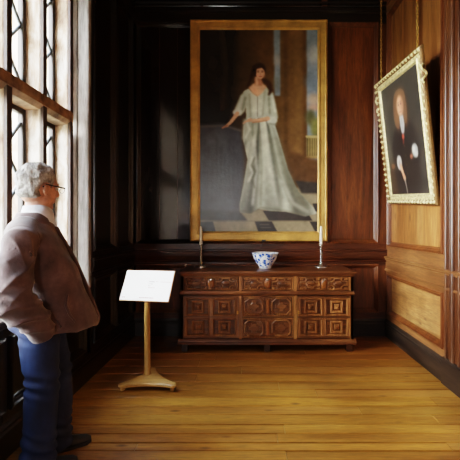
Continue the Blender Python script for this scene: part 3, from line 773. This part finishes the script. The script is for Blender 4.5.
def drawer(u0, u1, v0, v1, style):
    mb = MB(); g = .004
    mb.box(u0+g, u1-g, -.012, .3, v0+g, v1-g, 0, None, .002)
    w, hh = u1-u0, v1-v0; cz = (v0+v1)/2; cx = (u0+u1)/2
    mb.ring(rect(u0+g, u1-g, v0+g, v1-g), BEAD(.014, .012), TC, False, 1)
    for sg in (-1, 1):
        mx = cx+sg*w*.262; a, b = w*.185, hh*.40
        if style == 0:
            mb.ring(oct_cross(mx, cz, a, b, .42), BEAD(.012, .020), TC, False, 1)
            mb.ring(octagon(mx, cz, a*.42, b*.46), [(0, .012), (.004, .034), (.012, .040), (.02, .046)], TC, True, 0)
            for sx in (-1, 1):
                for sz in (-1, 1):
                    mb.ring(rect(*sorted((mx+sx*a*.66, mx+sx*a*1.0)), *sorted((cz+sz*b*.62, cz+sz*b*1.0))), [(0, .012), (.004, .024), (.01, .027)], TC, True, 1)
        elif style == 1:
            mb.ring(octagon(mx, cz, a*1.02, b*1.0, .55), BEAD(.014, .020), TC, False, 1)
            mb.ring(oct_cross(mx, cz, a*.62, b*.62, .4), [(0, .012), (.004, .026), (.010, .03)], TC, True, 0)
            for sx in (-1, 1):
                for sz in (-1, 1):
                    mb.ring([(mx+sx*a, cz+sz*b), (mx+sx*a*.72, cz+sz*b), (mx+sx*a, cz+sz*b*.72)][::(1 if sx*sz > 0 else -1)], [(0, .012), (.003, .026)], TC, True, 1)
        else:
            mb.ring(octagon(mx, cz, a, b, .62), BEAD(.014, .02), TC, False, 1)
            mb.ring(oct_cross(mx, cz, a*.6, b*.6, .45), [(0, .012), (.004, .022), (.010, .024)], TC, True, 0)
    if style == 0:
        mb.ring(octagon(cx, cz, w*.065, hh*.34, .45), [(0, .012), (.004, .032), (.012, .036), (.02, .044)], TC, True, 2)
    else:
        mb.ring(rect(cx-w*.035, cx+w*.035, cz-hh*.36, cz+hh*.36), [(0, .012), (.004, .026), (.012, .03)], TC, True, 2)
    d = mb.build('drawer', [M['chest_dark'] if 0 else M['chest'], M['chest_v'], M['amber']], ch, fixn=True)
    if style == 0:
        mb = MB(); mb.ring(octagon(cx, v1-.03, .016, .013), [(0, .03), (.002, .047), (.006, .049)], TC, True); mb.build('lock_plate', M['silver'], d, fixn=True)
    return d
for u0, u1 in ((-.895, -.302), (-.272, .286), (.323, .895)): drawer(u0, u1, .656, .806, 0)
drawer(-.272, .286, .375, .602, 1); drawer(-.272, .286, .146, .365, 2)
def door(u0, u1, v0, v1, side):
    mb = MB(); g = .004
    mb.box(u0+g, u1-g, -.012, .03, v0+g, v1-g, 0, None, .002)
    cx, cz = (u0+u1)/2, (v0+v1)/2; bw = .026
    for a, b, c, d in ((u0+g, u0+bw, v0+g, v1-g), (u1-bw, u1-g, v0+g, v1-g), (cx-bw*.55, cx+bw*.55, v0+g, v1-g)): mb.box(a, b, -.028, 0, c, d, 1, None, .004)
    for c, d in ((v0+g, v0+bw), (v1-bw, v1-g), (cz-bw*.55, cz+bw*.55)): mb.box(u0+g, u1-g, -.0285, 0, c, d, 0, None, .004)
    for sx in (0, 1):
        for sz in (0, 1):
            a, b = (u0+bw, cx-bw*.55) if sx == 0 else (cx+bw*.55, u1-bw)
            c, d = (v0+bw, cz-bw*.55) if sz == 0 else (cz+bw*.55, v1-bw)
            mb.ring(rect(a, b, c, d), [(0, .03), (.006, .034), (.014, .026), (.018, .016)], TC, False, 1)
            mx, mz = (a+b)/2, (c+d)/2; r = min(b-a, d-c)
            mb.ring(rect(mx-r*.36, mx+r*.36, mz-r*.36, mz+r*.36), [(0, .012), (.002, .03), (.010, .036), (.02, .030), (.026, .018), (.030, .018)], TC, False, 1)
            mb.ring(rect(mx-r*.15, mx+r*.15, mz-r*.15, mz+r*.15), [(0, .012), (.003, .030), (.014, .042), (.022, .046)], TC, True, 2)
    d = mb.build('door', [M['chest'], M['chest_v'], M['chest_v']], ch, fixn=True)
    kx = u1-bw*.5 if side < 0 else u0+bw*.5
    mb = MB(); mb.ring(octagon(kx, cz+.05, .011, .018, .6), [(0, .028), (.002, .034), (.004, .035)], TC, True); mb.build('key_plate', M['brass'], d, fixn=True)
door(-.895, -.302, .146, .602, -1); door(.323, .895, .146, .602, 1)

# ------------------------------------------------------------------ on the chest
TOPZ = .866
def candlestick(x, y, label):
    r = empty('candlestick', (x, y, TOPZ), 0, label, 'candlestick', 'candlesticks on the chest')
    mb = MB(); mb.lathe([(.074, 0), (.076, .006), (.070, .012), (.045, .018), (.026, .026), (.016, .040), (.012, .052)], n=28); mb.build('base', M['silver'], r)
    mb = MB(); L = []
    for k in range(64):
        z = .05+.20*k/63; a0 = k*.42
        rr = .0125
        L.append([(rr*math.cos(t)*(1+.28*math.cos(2*(t-a0))), rr*math.sin(t)*(1+.28*math.cos(2*(t-a0))), z) for t in [2*PI*j/16 for j in range(16)]])
    mb.rings(L); mb.build('stem', M['silver'], r)
    mb = MB(); mb.lathe([(.011, .246), (.021, .252), (.024, .262), (.015, .268), (.015, .285), (.017, .288), (.012, .29)], n=20); mb.build('socket', M['silver'], r)
    mb = MB(); mb.lathe([(.0165, .27), (.0155, .40), (.013, .468), (.007, .482), (.001, .484)], n=16)
    c = mb.build('candle', M['candle'], r)
    mb = MB(); mb.tube([(0,0,.48), (.001,0,.487), (.003,0,.492)], .0014, 6); mb.build('wick', M['iron'], c)
    return r
candlestick(-.578, 4.36, 'silver twisted candlestick with cream candle on the left end of chest')
candlestick(.835, 4.36, 'silver twisted candlestick with cream candle on the right end of chest')

def bowl_mat():
    m, nt, b = newmat('blue_white_china')
    vo = nt.nodes.new('ShaderNodeTexVoronoi'); vo.inputs['Scale'].default_value = 26
    mp = coords(nt, (1,1,1)); nt.links.new(mp.outputs[0], vo.inputs['Vector'])
    n = ntex(nt, mp, 30, 3)
    r1 = ramp(nt, [(.0, (26,66,170)), (.40, (54,104,196)), (.48, (240,244,246)), (1, (244,247,248))]); nt.links.new(vo.outputs['Distance'], r1.inputs[0])
    r2 = ramp(nt, [(.41, (60,110,200)), (.47, (244,247,248)), (1, (246,248,248))]); nt.links.new(n.outputs[0], r2.inputs[0])
    # keep the foot and the inside white: pattern only on a band of the outside wall
    a = nt.nodes.new('ShaderNodeAttribute'); a.attribute_name = 'band'
    pat = mix(nt, r1.outputs[0], r2.outputs[0], .8, 'MULTIPLY')
    white = (*lin((242,246,248)), 1)
    nt.links.new(mix(nt, white, pat, a.outputs['Fac']), b.inputs['Base Color'])
    b.inputs['Roughness'].default_value = .15
    return m
bp = [(.001,.012), (.06,.012), (.062,0), (.070,0), (.072,.02), (.078,.028), (.105,.06), (.128,.10), (.143,.145), (.150,.168), (.157,.174), (.154,.177), (.146,.17), (.138,.145), (.122,.10), (.098,.062), (.06,.035), (.001,.03)]
mb = MB(); mb.lathe(bp, n=40)
me = mb.mesh('bowl'); at = me.attributes.new('band', 'FLOAT', 'POINT')
band = [1.0 if 4 <= (i//40) <= 10 and i < 40*len(bp) else (0.35 if 11 < i//40 < 15 else 0.0) for i in range(len(me.vertices))]
at.data.foreach_set('value', band)
me.materials.append(bowl_mat())
o = bpy.data.objects.new('bowl', me); COL.objects.link(o); o.location = (.175, 4.29, TOPZ)
tag(o, 'blue and white china bowl in the middle of the chest top', 'bowl')

# ------------------------------------------------------------------ sign stand
st = empty('sign_stand', (-.885, 3.17, 0), 0, 'pale wooden lectern stand holding a white information board beside the chest', 'sign stand')
tips = [(-.175, -.15), (.27, -.15), (.015, .19)]
mb = MB(); outl = []
cxm = (.02, -.01)
for i in range(3):
    A, B = Vector(tips[i]), Vector(tips[(i+1) % 3])
    c = Vector(cxm); dA, dB = (A-c).normalized(), (B-c).normalized()
    nA, nB = Vector((-dA.y, dA.x)), Vector((-dB.y, dB.x))
    p0 = A+nA*.026-dA*.004; p3 = B-nB*.026-dB*.004
    mid = c+((A+B)/2-c)*.62
    outl.append(A+nA*.012+dA*.010)
    for t in [k/8 for k in range(9)]:
        q = p0*(1-t)**2+mid*2*t*(1-t)+p3*t*t
        outl.append(q)
    outl.append(B-nB*.012+dB*.010)
n = len(outl); L = []
for z, ins in ((.035, .004), (.039, 0), (.056, 0), (.062, .006)):
    L.append([(p.x, p.y, z) for p in [Vector(q) for q in offset([tuple(v) for v in outl], ins)]])
mb.rings(L, 0, False); mb.build('base', M['pale_oak_x'], st, fixn=True)
for i in range(3):
    d = (Vector(tips[i])-Vector(cxm)).normalized()*.022
    mb = MB(); mb.ball((tips[i][0]-d.x, tips[i][1]-d.y, .019), .019, 14, 10); mb.build('foot', M['pale_oak'], st)
mb = MB(); mb.lathe([(.030, .058), (.030, .07), (.0275, .075), (.026, .4), (.0255, .752)], c=(-.01, .062, 0), n=24); mb.build('post', M['pale_oak'], st)
yaw, tilt = math.radians(-11), math.radians(60)
MBD = Matrix.Translation((-.01, .062, .832)) @ Matrix.Rotation(yaw, 4, 'Z') @ Matrix.Rotation(tilt, 4, 'X')
# board local: x right, y up the slope, z out of the face
W2, H2 = .228, .142
mb = MB(); mb.box(-W2, W2, -H2, H2, -.016, 0, 0, None, .003); mb.box(-.05, .05, -.07, .04, -.045, -.015, 0, None, .004); mb.xform(MBD); bd = mb.build('board', M['pale_oak_x'], st)
mb = MB(); mb.box(-W2+.005, W2-.005, -H2+.005, H2-.005, 0, .003, 0); mb.xform(MBD); nt_ = mb.build('notice', M['paper'], bd)
mb = MB()
def stroke(x0, x1, y, hgt, mat, gap=.6):
    x = x0
    while x < x1:
        wd = random.uniform(.004, .011); mb.box(x, min(x+wd, x1), y-hgt/2, y+hgt/2, .003, .0034, mat); x += wd+.003
for blk in (((.010, .062, .034, .009, 0),), ((.075, .10, .037, .004, 1),), ((.118, .215, .034, .004, 1),), ((.012, .05, .014, .007, 0),), ((.010, .034, -.004, .006, 0),), ((.012, .075, -.020, .005, 1),), ((-.045, .085, -.112, .008, 1),), ((-.205, -.175, -.112, .008, 1),)):
    mb = MB()
    for q in blk: stroke(*q)
    mb.xform(MBD); mb.build('lettering', [M['ink'], M['ink_red']], nt_)

# ------------------------------------------------------------------ the visitor
TORSO_AZ = math.radians(33)
person = empty('person', (-1.165, 2.12, 0), TORSO_AZ, 'grey haired man in glasses, brown jacket and blue jeans standing by the window', 'person')
def R3(rz, ry=0): return Matrix.Rotation(rz, 3, 'Z') @ Matrix.Rotation(ry, 3, 'Y')
skin_m = plain('skin', (206,152,130), .5, 0, .22, 24, .05)
hair_m, nt, b = newmat('grey_hair')
nz = ntex(nt, coords(nt, (1, 1, .35)), 60, 6, .7, 1.0); nb = ntex(nt, coords(nt, (1,1,1)), 14, 3)
r1 = ramp(nt, [(.3, (104,100,96)), (.5, (176,172,168)), (.72, (226,224,220))]); nt.links.new(nz.outputs[0], r1.inputs[0])
r2 = ramp(nt, [(.35, (150,146,140)), (.65, (255,255,255))]); nt.links.new(nb.outputs[0], r2.inputs[0])
nt.links.new(mix(nt, r1.outputs[0], r2.outputs[0], .7, 'MULTIPLY'), b.inputs['Base Color']); b.inputs['Roughness'].default_value = .6
bump(nt, b, nz.outputs[0], .8, .012)
jack_m, nt, b = newmat('brown_suede')
nz = ntex(nt, coords(nt, (1,1,1)), 9, 5, .6); nf = ntex(nt, coords(nt, (1,1,1)), 160, 3)
r1 = ramp(nt, [(.3, (62,47,47)), (.55, (90,70,69)), (.75, (116,95,93))]); nt.links.new(nz.outputs[0], r1.inputs[0])
nt.links.new(r1.outputs[0], b.inputs['Base Color']); b.inputs['Roughness'].default_value = .85
b.inputs['Sheen Weight'].default_value = .3; bump(nt, b, nf.outputs[0], .2, .004)
jack_dark = plain('jacket_lining', (44,34,32), .8)
jean_m, nt, b = newmat('blue_denim')
nz = ntex(nt, coords(nt, (1,1,.5)), 6, 5, .6); nf = ntex(nt, coords(nt, (1,1,1)), 220, 2)
r1 = ramp(nt, [(.3, (16,26,52)), (.55, (26,44,84)), (.75, (44,68,116))]); nt.links.new(nz.outputs[0], r1.inputs[0])
nt.links.new(r1.outputs[0], b.inputs['Base Color']); b.inputs['Roughness'].default_value = .85; bump(nt, b, nf.outputs[0], .25, .003)
shirt_m = plain('white_shirt', (226,230,240), .7, 0, .06, 30)
shoe_m = plain('black_leather', (26,22,20), .4, 0, .2, 20)
gl_m = plain('spectacle_metal', (50,46,44), .3, .7, .1, 20)

HC = Vector((-.035, .0, 1.566))            # head centre
HM = Matrix.Translation(HC) @ Matrix.Rotation(math.radians(26), 4, 'Z') @ Matrix.Rotation(math.radians(6), 4, 'Y') @ Matrix.Diagonal((1.0, 1.0, 1.0, 1))
def head(mb):
    h = MB()
    h.ball((-.012, 0, .032), (.100, .080, .096)); h.ball((.028, 0, -.03), (.066, .064, .092))
    h.ball((.036, 0, -.086), (.046, .048, .034)); h.ball((.070, 0, -.102), (.020, .022, .018))
    h.ball((-.03, 0, -.035), (.07, .066, .06))
    h.tube([(.086, 0, .022), (.100, 0, -.002), (.112, 0, -.024), (.098, 0, -.036)], [.010, .012, .015, .010], 12)
    for s in (-1, 1):
        h.ball((.102, s*.011, -.030), (.011, .008, .008)); h.ball((.056, s*.040, -.022), (.030, .022, .026))
        h.ball((.078, s*.028, .030), (.018, .026, .010))
        h.ball((-.006, s*.082, -.016), (.020, .008, .032), M=R3(s*-.45, .2)); h.ball((-.012, s*.087, .002), (.018, .007, .016), M=R3(s*-.6)); h.ball((.000, s*.080, -.042), (.010, .007, .012))
    h.ball((.086, 0, -.058), (.012, .024, .0065)); h.ball((.084, 0, -.070), (.012, .021, .007))
    h.xform(HM); mb.v, mb.f, mb.m, mb.sm = mb.v, mb.f, mb.m, mb.sm
    mb.add(h.v, h.f, 0, True)
# limb paths (local: x forward, y left, z up)
SH = {-1: (-.125, -.195, 1.285), 1: (-.07, .19, 1.29)}
EL = {-1: (-.180, -.265, .985), 1: (-.14, .265, .99)}
WR = {-1: (-.035, -.205, .835), 1: (.03, .20, .84)}
HP = {-1: (-.045, -.085, .88), 1: (-.03, .085, .88)}
KN = {-1: (-.025, -.095, .48), 1: (.065, .09, .48)}
AN = {-1: (-.045, -.09, .09), 1: (.06, .095, .09)}
mb = MB()
head(mb)
mb.tube([(-.06, 0, 1.32), (-.055, 0, 1.42), (-.045, .0, 1.50), (-.035, 0, 1.56)], [.055, .056, .055, .054], 20)
mb.loft([(.0, 0, .82, .10, .15), (.01, 0, .95, .12, .155), (.0, 0, 1.1, .115, .155), (-.04, 0, 1.22, .095, .155), (-.07, 0, 1.30, .07, .13), (-.07, 0, 1.35, .045, .08)])
for s in (-1, 1):
    mb.tube([(SH[s][0]+.02, s*.10, 1.275), Vector(SH[s])-Vector((0, 0, .03)), EL[s], WR[s]], [.045, .045, .040, .028], 14)
    w = Vector(WR[s]); d = Vector((.0, -s*.075, -.085)).normalized()     # hand slipped into the pocket
    mb.tube([w, w+d*.04, w+d*.09], [.026, .034, .036], 12, flat=.5)
    for k in range(4):
        b0 = w+d*.08+Vector((1, 0, 0))*((k-1.5)*.017)
        L = (.062, .074, .07, .054)[k]
        mb.tube([b0, b0+d*L*.5, b0+d*L+Vector((0, -s*.012, -.004))], [.0085, .008, .0065], 8)
    t0 = w+d*.03+Vector((.02, 0, .0)); mb.tube([t0, t0+d*.03+Vector((.018, 0, 0)), t0+d*.055+Vector((.022, 0, 0))], [.011, .010, .008], 8)
    mb.tube([HP[s], KN[s], AN[s]], [.075, .05, .035], 14)
    mb.ball((AN[s][0]+.045, AN[s][1], .032), (.09, .028, .02))
body = mesh_obj('body', fuse(mb, .0055, 3), skin_m, person)

# eyes
for s in (-1, 1):
    mb = MB(); mb.ball((.081, s*.030, .006), .0125, 12, 8); mb.xform(HM); mb.build('eye', plain('eye_white', (220,214,206), .2, 0, .1), person)
# hair: cap grown from the head's skin
hm = MB(); head(hm)
hme = fuse(hm, .005, 3)
inv = HM.inverted(); nv = {}; V = []; F = []
def hair_amt(q):
    x, y, z = q
    front = .056-.30*max(0, .085-z)                 # hairline: recedes at the temples
    top = min(1, max(0, (front-x)/.030))
    low = min(1, max(0, (z-(-.070+.62*max(0, x+.045)))/.022))
    ear = min(1, max(0, (math.hypot((x+.004), (z+.016)*.8)-.030)/.012)) if abs(y) > .055 else 1
    return min(top, low, ear)
keep = []
for pol in hme.polygons:
    a = [hair_amt(inv @ hme.vertices[i].co) for i in pol.vertices]
    if min(a) > 0: keep.append(pol)
for pol in keep:
    f = []
    for i in pol.vertices:
        if i not in nv:
            v = hme.vertices[i]; q = inv @ v.co
            a = hair_amt(q)
            t = .003+.013*a+a*(.007*noise.noise(v.co*38)+.004*noise.noise(v.co*110))
            nv[i] = len(V); V.append(v.co+v.normal*t)
        f.append(nv[i])
    F.append(tuple(f))
me = bpy.data.meshes.new('hair'); me.from_pydata(V, [], F); me.update()
me.polygons.foreach_set('use_smooth', [True]*len(me.polygons))
ho = mesh_obj('hair', me, hair_m, person)
sol = ho.modifiers.new('s', 'SOLIDIFY'); sol.thickness = .006; sol.offset = -1
bpy.data.meshes.remove(hme)
for s in (-1, 1):
    mb = MB(); mb.tube([(.090, s*.014, .036), (.092, s*.030, .042), (.080, s*.050, .036)], [.004, .005, .003], 8)
    mb.xform(HM); mb.build('eyebrow', hair_m, person)
# spectacles
mb = MB()
for s in (-1, 1):
    mb.tube([(.116, s*(.035+.024*math.cos(t)), .004+.017*math.sin(t)) for t in [2*PI*j/20 for j in range(20)]], .0022, 6, closed=True, cap=False)
    mb.tube([(.114, s*.059, .012), (.104, s*.080, .013), (.05, s*.087, .012), (-.012, s*.092, .012), (-.03, s*.09, -.006)], .0038, 6)
mb.tube([(.116, -.011, .008), (.121, 0, .011), (.116, .011, .008)], .002, 6)
mb.xform(HM); sp = mb.build('spectacles', gl_m, person)
for s in (-1, 1):
    mb = MB(); mb.add([(.115, s*(.035+.023*math.cos(t)), .004+.016*math.sin(t)) for t in [2*PI*j/20 for j in range(20)]], [tuple(range(20))])
    mb.xform(HM); mb.build('lens', M['glass'], sp)
# shirt collar
mb = MB(); L = []
for r, z0, zf in ((.066, 1.375, .0), (.066, 1.42, -.012), (.066, 1.462, -.030), (.072, 1.466, -.032), (.084, 1.42, -.04), (.094, 1.385, -.05)):
    ring = []
    for j in range(40):
        t = 2*PI*j/40
        f = max(0, math.cos(t))**2
        ring.append((-.04+r*math.cos(t)*1.02, r*math.sin(t)*.98, z0+zf*f+.006*math.cos(t)))
    L.append(ring)
mb.rings(L, cap=False); mb.build('shirt_collar', shirt_m, person)
# jacket
def tri(x, c, w): return max(0, 1-abs(x-c)/w)
def jdisp(co, nrm):
    n1 = noise.noise(co*5.5)*.012+noise.noise(co*13+Vector((3,1,7)))*.006
    f = 0
    if co.z < 1.25:
        f += .010*(lambda v: 1-2*abs(math.sin(v*.5))**.7)((co.x*.8+co.z*.55+co.y*.4)*40+3.5*noise.noise(co*3.5))*min(1, (1.25-co.z)*3)*(.6+.4*noise.noise(co*4))
    return n1+f
mb = MB()
mb.loft([(.062, 0, .765, .208, .205), (.062, 0, .785, .212, .215), (.055, 0, .86, .198, .22), (.036, 0, .97, .178, .22), (.006, 0, 1.10, .158, .218), (-.042, 0, 1.22, .152, .215), (-.072, 0, 1.31, .132, .19), (-.072, 0, 1.36, .110, .14), (-.064, 0, 1.39, .090, .10), (-.055, 0, 1.405, .078, .08)])
for s in (-1, 1):
    mb.tube([Vector((SH[s][0]+.02, s*.08, 1.325)), Vector(SH[s])+Vector((.01, -s*.01, 0)), Vector(SH[s])+Vector((-.01, s*.01, -.05))], [.085, .080, .06], 20)
jk = fuse(mb, .009, 5, jdisp)
# pull the collar hollow and open the hem
jacket = mesh_obj('jacket', jk, jack_m, person)
def sdisp(co, nrm):
    n1 = noise.noise(co*6)*.010+noise.noise(co*15+Vector((3,1,7)))*.004
    q = co.z*.9+co.x*.5*(1 if co.z > .98 else -.4)
    r = lambda v: 1-2*abs(math.sin(v))**.7
    f = .012*r(q*42+2.2*noise.noise(co*6))*tri(co.z, .91, .17)
    f += .007*r((co.z-co.x*1.2)*24+2*noise.noise(co*5))*tri(co.z, 1.10, .18)
    f += .006*r((co.z*.4+co.x*1.5+co.y)*30)*tri(co.z, 1.24, .12)
    return n1+f
for s in (-1, 1):
    S, E, Wp = Vector(SH[s]), Vector(EL[s]), Vector(WR[s])
    mb = MB()
    pts = [Vector((S.x+.02, s*.115, 1.315)), S+Vector((0, s*.008, .0)), S.lerp(E, .35), S.lerp(E, .75), E+Vector((.012, 0, .01)), E.lerp(Wp, .3), E.lerp(Wp, .7), Wp+Vector((.012, -s*.02, -.062))]
    mb.tube(pts, [.068, .080, .084, .088, .090, .090, .080, .066], 24)
    sv = mesh_obj('sleeve', fuse(mb, .007, 3, sdisp), jack_m, jacket)
mb = MB()                                                    # turned-down collar
L = []
for r, z0, zf in ((.080, 1.385, -.03), (.080, 1.412, -.045), (.084, 1.424, -.055), (.094, 1.420, -.062), (.108, 1.390, -.085), (.117, 1.356, -.10), (.112, 1.350, -.10), (.100, 1.37, -.08)):
    ring = []
    for j in range(48):
        t = 2*PI*(j+.5)/48
        f = max(0, math.cos(t))**1.5
        ring.append((-.052+r*math.cos(t)*1.0, r*math.sin(t)*1.02, z0+zf*f))
    L.append(ring)
mb.rings(L, cap=False); mb.build('collar', jack_m, jacket)
def front(z):    # x of the jacket's front at height z
    zs = [.77, .80, .86, .97, 1.10, 1.22, 1.31, 1.36]; xs = [.268, .274, .253, .214, .164, .110, .060, .038]
    return float(np.interp(z, zs, xs))
mb = MB()
L = []
for k in range(24):
    z = .772+.575*k/23; x = front(z)+.006
    L.append([(x-.014, -.045, z), (x+.006, -.040, z), (x+.012, -.015, z), (x+.012, .015, z), (x+.004, .03, z), (x-.014, .03, z)])
mb.rings(L); mb.build('placket', jack_m, jacket)
mb = MB()
for k in range(2): mb.tube([(front(z)+.0155, -.012+.004*k, z) for z in [.78+.55*j/20 for j in range(21)]], .0022, 6)
mb.build('zip', gl_m, jacket)
mb = MB()                                                    # slanted pocket welt on the right side
mb.tube([(.085, -.226, .985), (.075, -.232, .93), (.095, -.224, .875), (.125, -.212, .83)], [.005, .008, .008, .005], 8)
mb.build('pocket_welt', jack_m, jacket)
# jeans
def ldisp(co, nrm):
    f = noise.noise(co*6)*.008
    for zc, w_, a in ((.50, .12, .008), (.14, .14, .010), (.78, .10, .006)):
        f += a*math.sin(co.z*95+co.x*30+2.5*noise.noise(co*7))*tri(co.z, zc, w_)
    return f
mb = MB()
mb.loft([(-.04, 0, .74, .10, .15), (-.05, 0, .80, .135, .175), (-.045, 0, .88, .145, .18), (-.01, 0, .98, .13, .17), (.0, 0, 1.02, .125, .165)])
for s in (-1, 1):
    H, K, A = Vector(HP[s]), Vector(KN[s]), Vector(AN[s])
    mb.tube([H+Vector((-.01, 0, .03)), H.lerp(K, .25), H.lerp(K, .6), K, K.lerp(A, .4), K.lerp(A, .8), A+Vector((.005, 0, -.06))], [.105, .108, .094, .084, .084, .084, .092], 20)
jeans = mesh_obj('jeans', fuse(mb, .010, 4, ldisp), jean_m, person)
for s in (-1, 1):
    A = AN[s]; mb = MB(); L = []
    for x, wd, ht in ((-.085, .022, .05), (-.075, .034, .075), (-.03, .038, .10), (.03, .038, .088), (.09, .044, .062), (.14, .046, .05), (.175, .036, .042), (.195, .016, .03)):
        L.append([(A[0]+x, A[1]+wd*math.cos(t)*(1 if math.sin(t) < 0 else .9), max(.0, ht*.5+ht*.5*math.sin(t))) for t in [2*PI*j/18 for j in range(18)]])
    mb.rings(L); sh = mb.build('shoe', shoe_m, person)
    mb = MB(); mb.rings([[(A[0]-.09+.285*k/10, A[1]+sg*(.036+.012*math.sin(k/10*2.6))*(1 if 0 < k < 10 else .45), z) for sg, z in ((-1, 0), (1, 0), (1, .014), (-1, .014))] for k in range(11)], 0, False)
    mb.build('sole', jack_dark, sh, fixn=True)

# ------------------------------------------------------------------ light: bright overcast sky through the window
wd = bpy.data.worlds.new('sky'); scene.world = wd; wd.use_nodes = True
nt = wd.node_tree; bg = nt.nodes['Background']
tc = nt.nodes.new('ShaderNodeTexCoord'); sp_ = nt.nodes.new('ShaderNodeSeparateXYZ'); nt.links.new(tc.outputs['Generated'], sp_.inputs[0])
mr = nt.nodes.new('ShaderNodeMapRange'); mr.inputs[1].default_value = -1; mr.inputs[2].default_value = 1; nt.links.new(sp_.outputs[2], mr.inputs[0])
rp = nt.nodes.new('ShaderNodeValToRGB'); e = rp.color_ramp.elements
e[0].position = .40; e[0].color = (.12, .125, .10, 1); e[1].position = 1; e[1].color = (.16, .19, .24, 1)
for pos, c in ((.49, (.45, .46, .43)), (.53, (1, .99, .96)), (.66, (1, 1, 1)), (.78, (.42, .46, .52))):
    q = e.new(pos); q.color = (*c, 1)
nt.links.new(mr.outputs[0], rp.inputs[0]); nt.links.new(rp.outputs[0], bg.inputs[0]); bg.inputs[1].default_value = 60.0
for a, b in ((WY0, WY1), (WB0, WB1)):
    la = bpy.data.lights.new('window_portal', 'AREA'); la.shape = 'RECTANGLE'; la.size = HEAD-SILL; la.size_y = b-a
    la.cycles.is_portal = True
    lo = bpy.data.objects.new('window_portal', la); COL.objects.link(lo); lo.location = (GX-.1, (a+b)/2, (SILL+HEAD)/2); lo.rotation_euler = (0, -PI/2, 0)

la = bpy.data.lights.new('window_portal', 'AREA'); la.shape = 'RECTANGLE'; la.size = RX1-RX0; la.size_y = RZ1-RZ0; la.cycles.is_portal = True
lo = bpy.data.objects.new('window_portal', la); COL.objects.link(lo); lo.location = ((RX0+RX1)/2, REAR-.14, (RZ0+RZ1)/2); lo.rotation_euler = (PI/2, 0, 0)

# ------------------------------------------------------------------ camera
cam = bpy.data.cameras.new('camera'); co = bpy.data.objects.new('camera', cam); COL.objects.link(co)
co.location = (0, 0, EYE); co.rotation_euler = (PI/2, 0, 0)
cam.sensor_width = 36; cam.lens = 371/460*36; cam.shift_x = -20/460; cam.shift_y = -4/460; cam.clip_start = .02
scene.camera = co
scene.view_settings.view_transform = 'Filmic'
scene.view_settings.look = 'Medium High Contrast'
scene.view_settings.exposure = 0.8
scene.cycles.max_bounces = 8; scene.cycles.diffuse_bounces = 5; scene.cycles.transparent_max_bounces = 16
scene.cycles.sample_clamp_indirect = 6
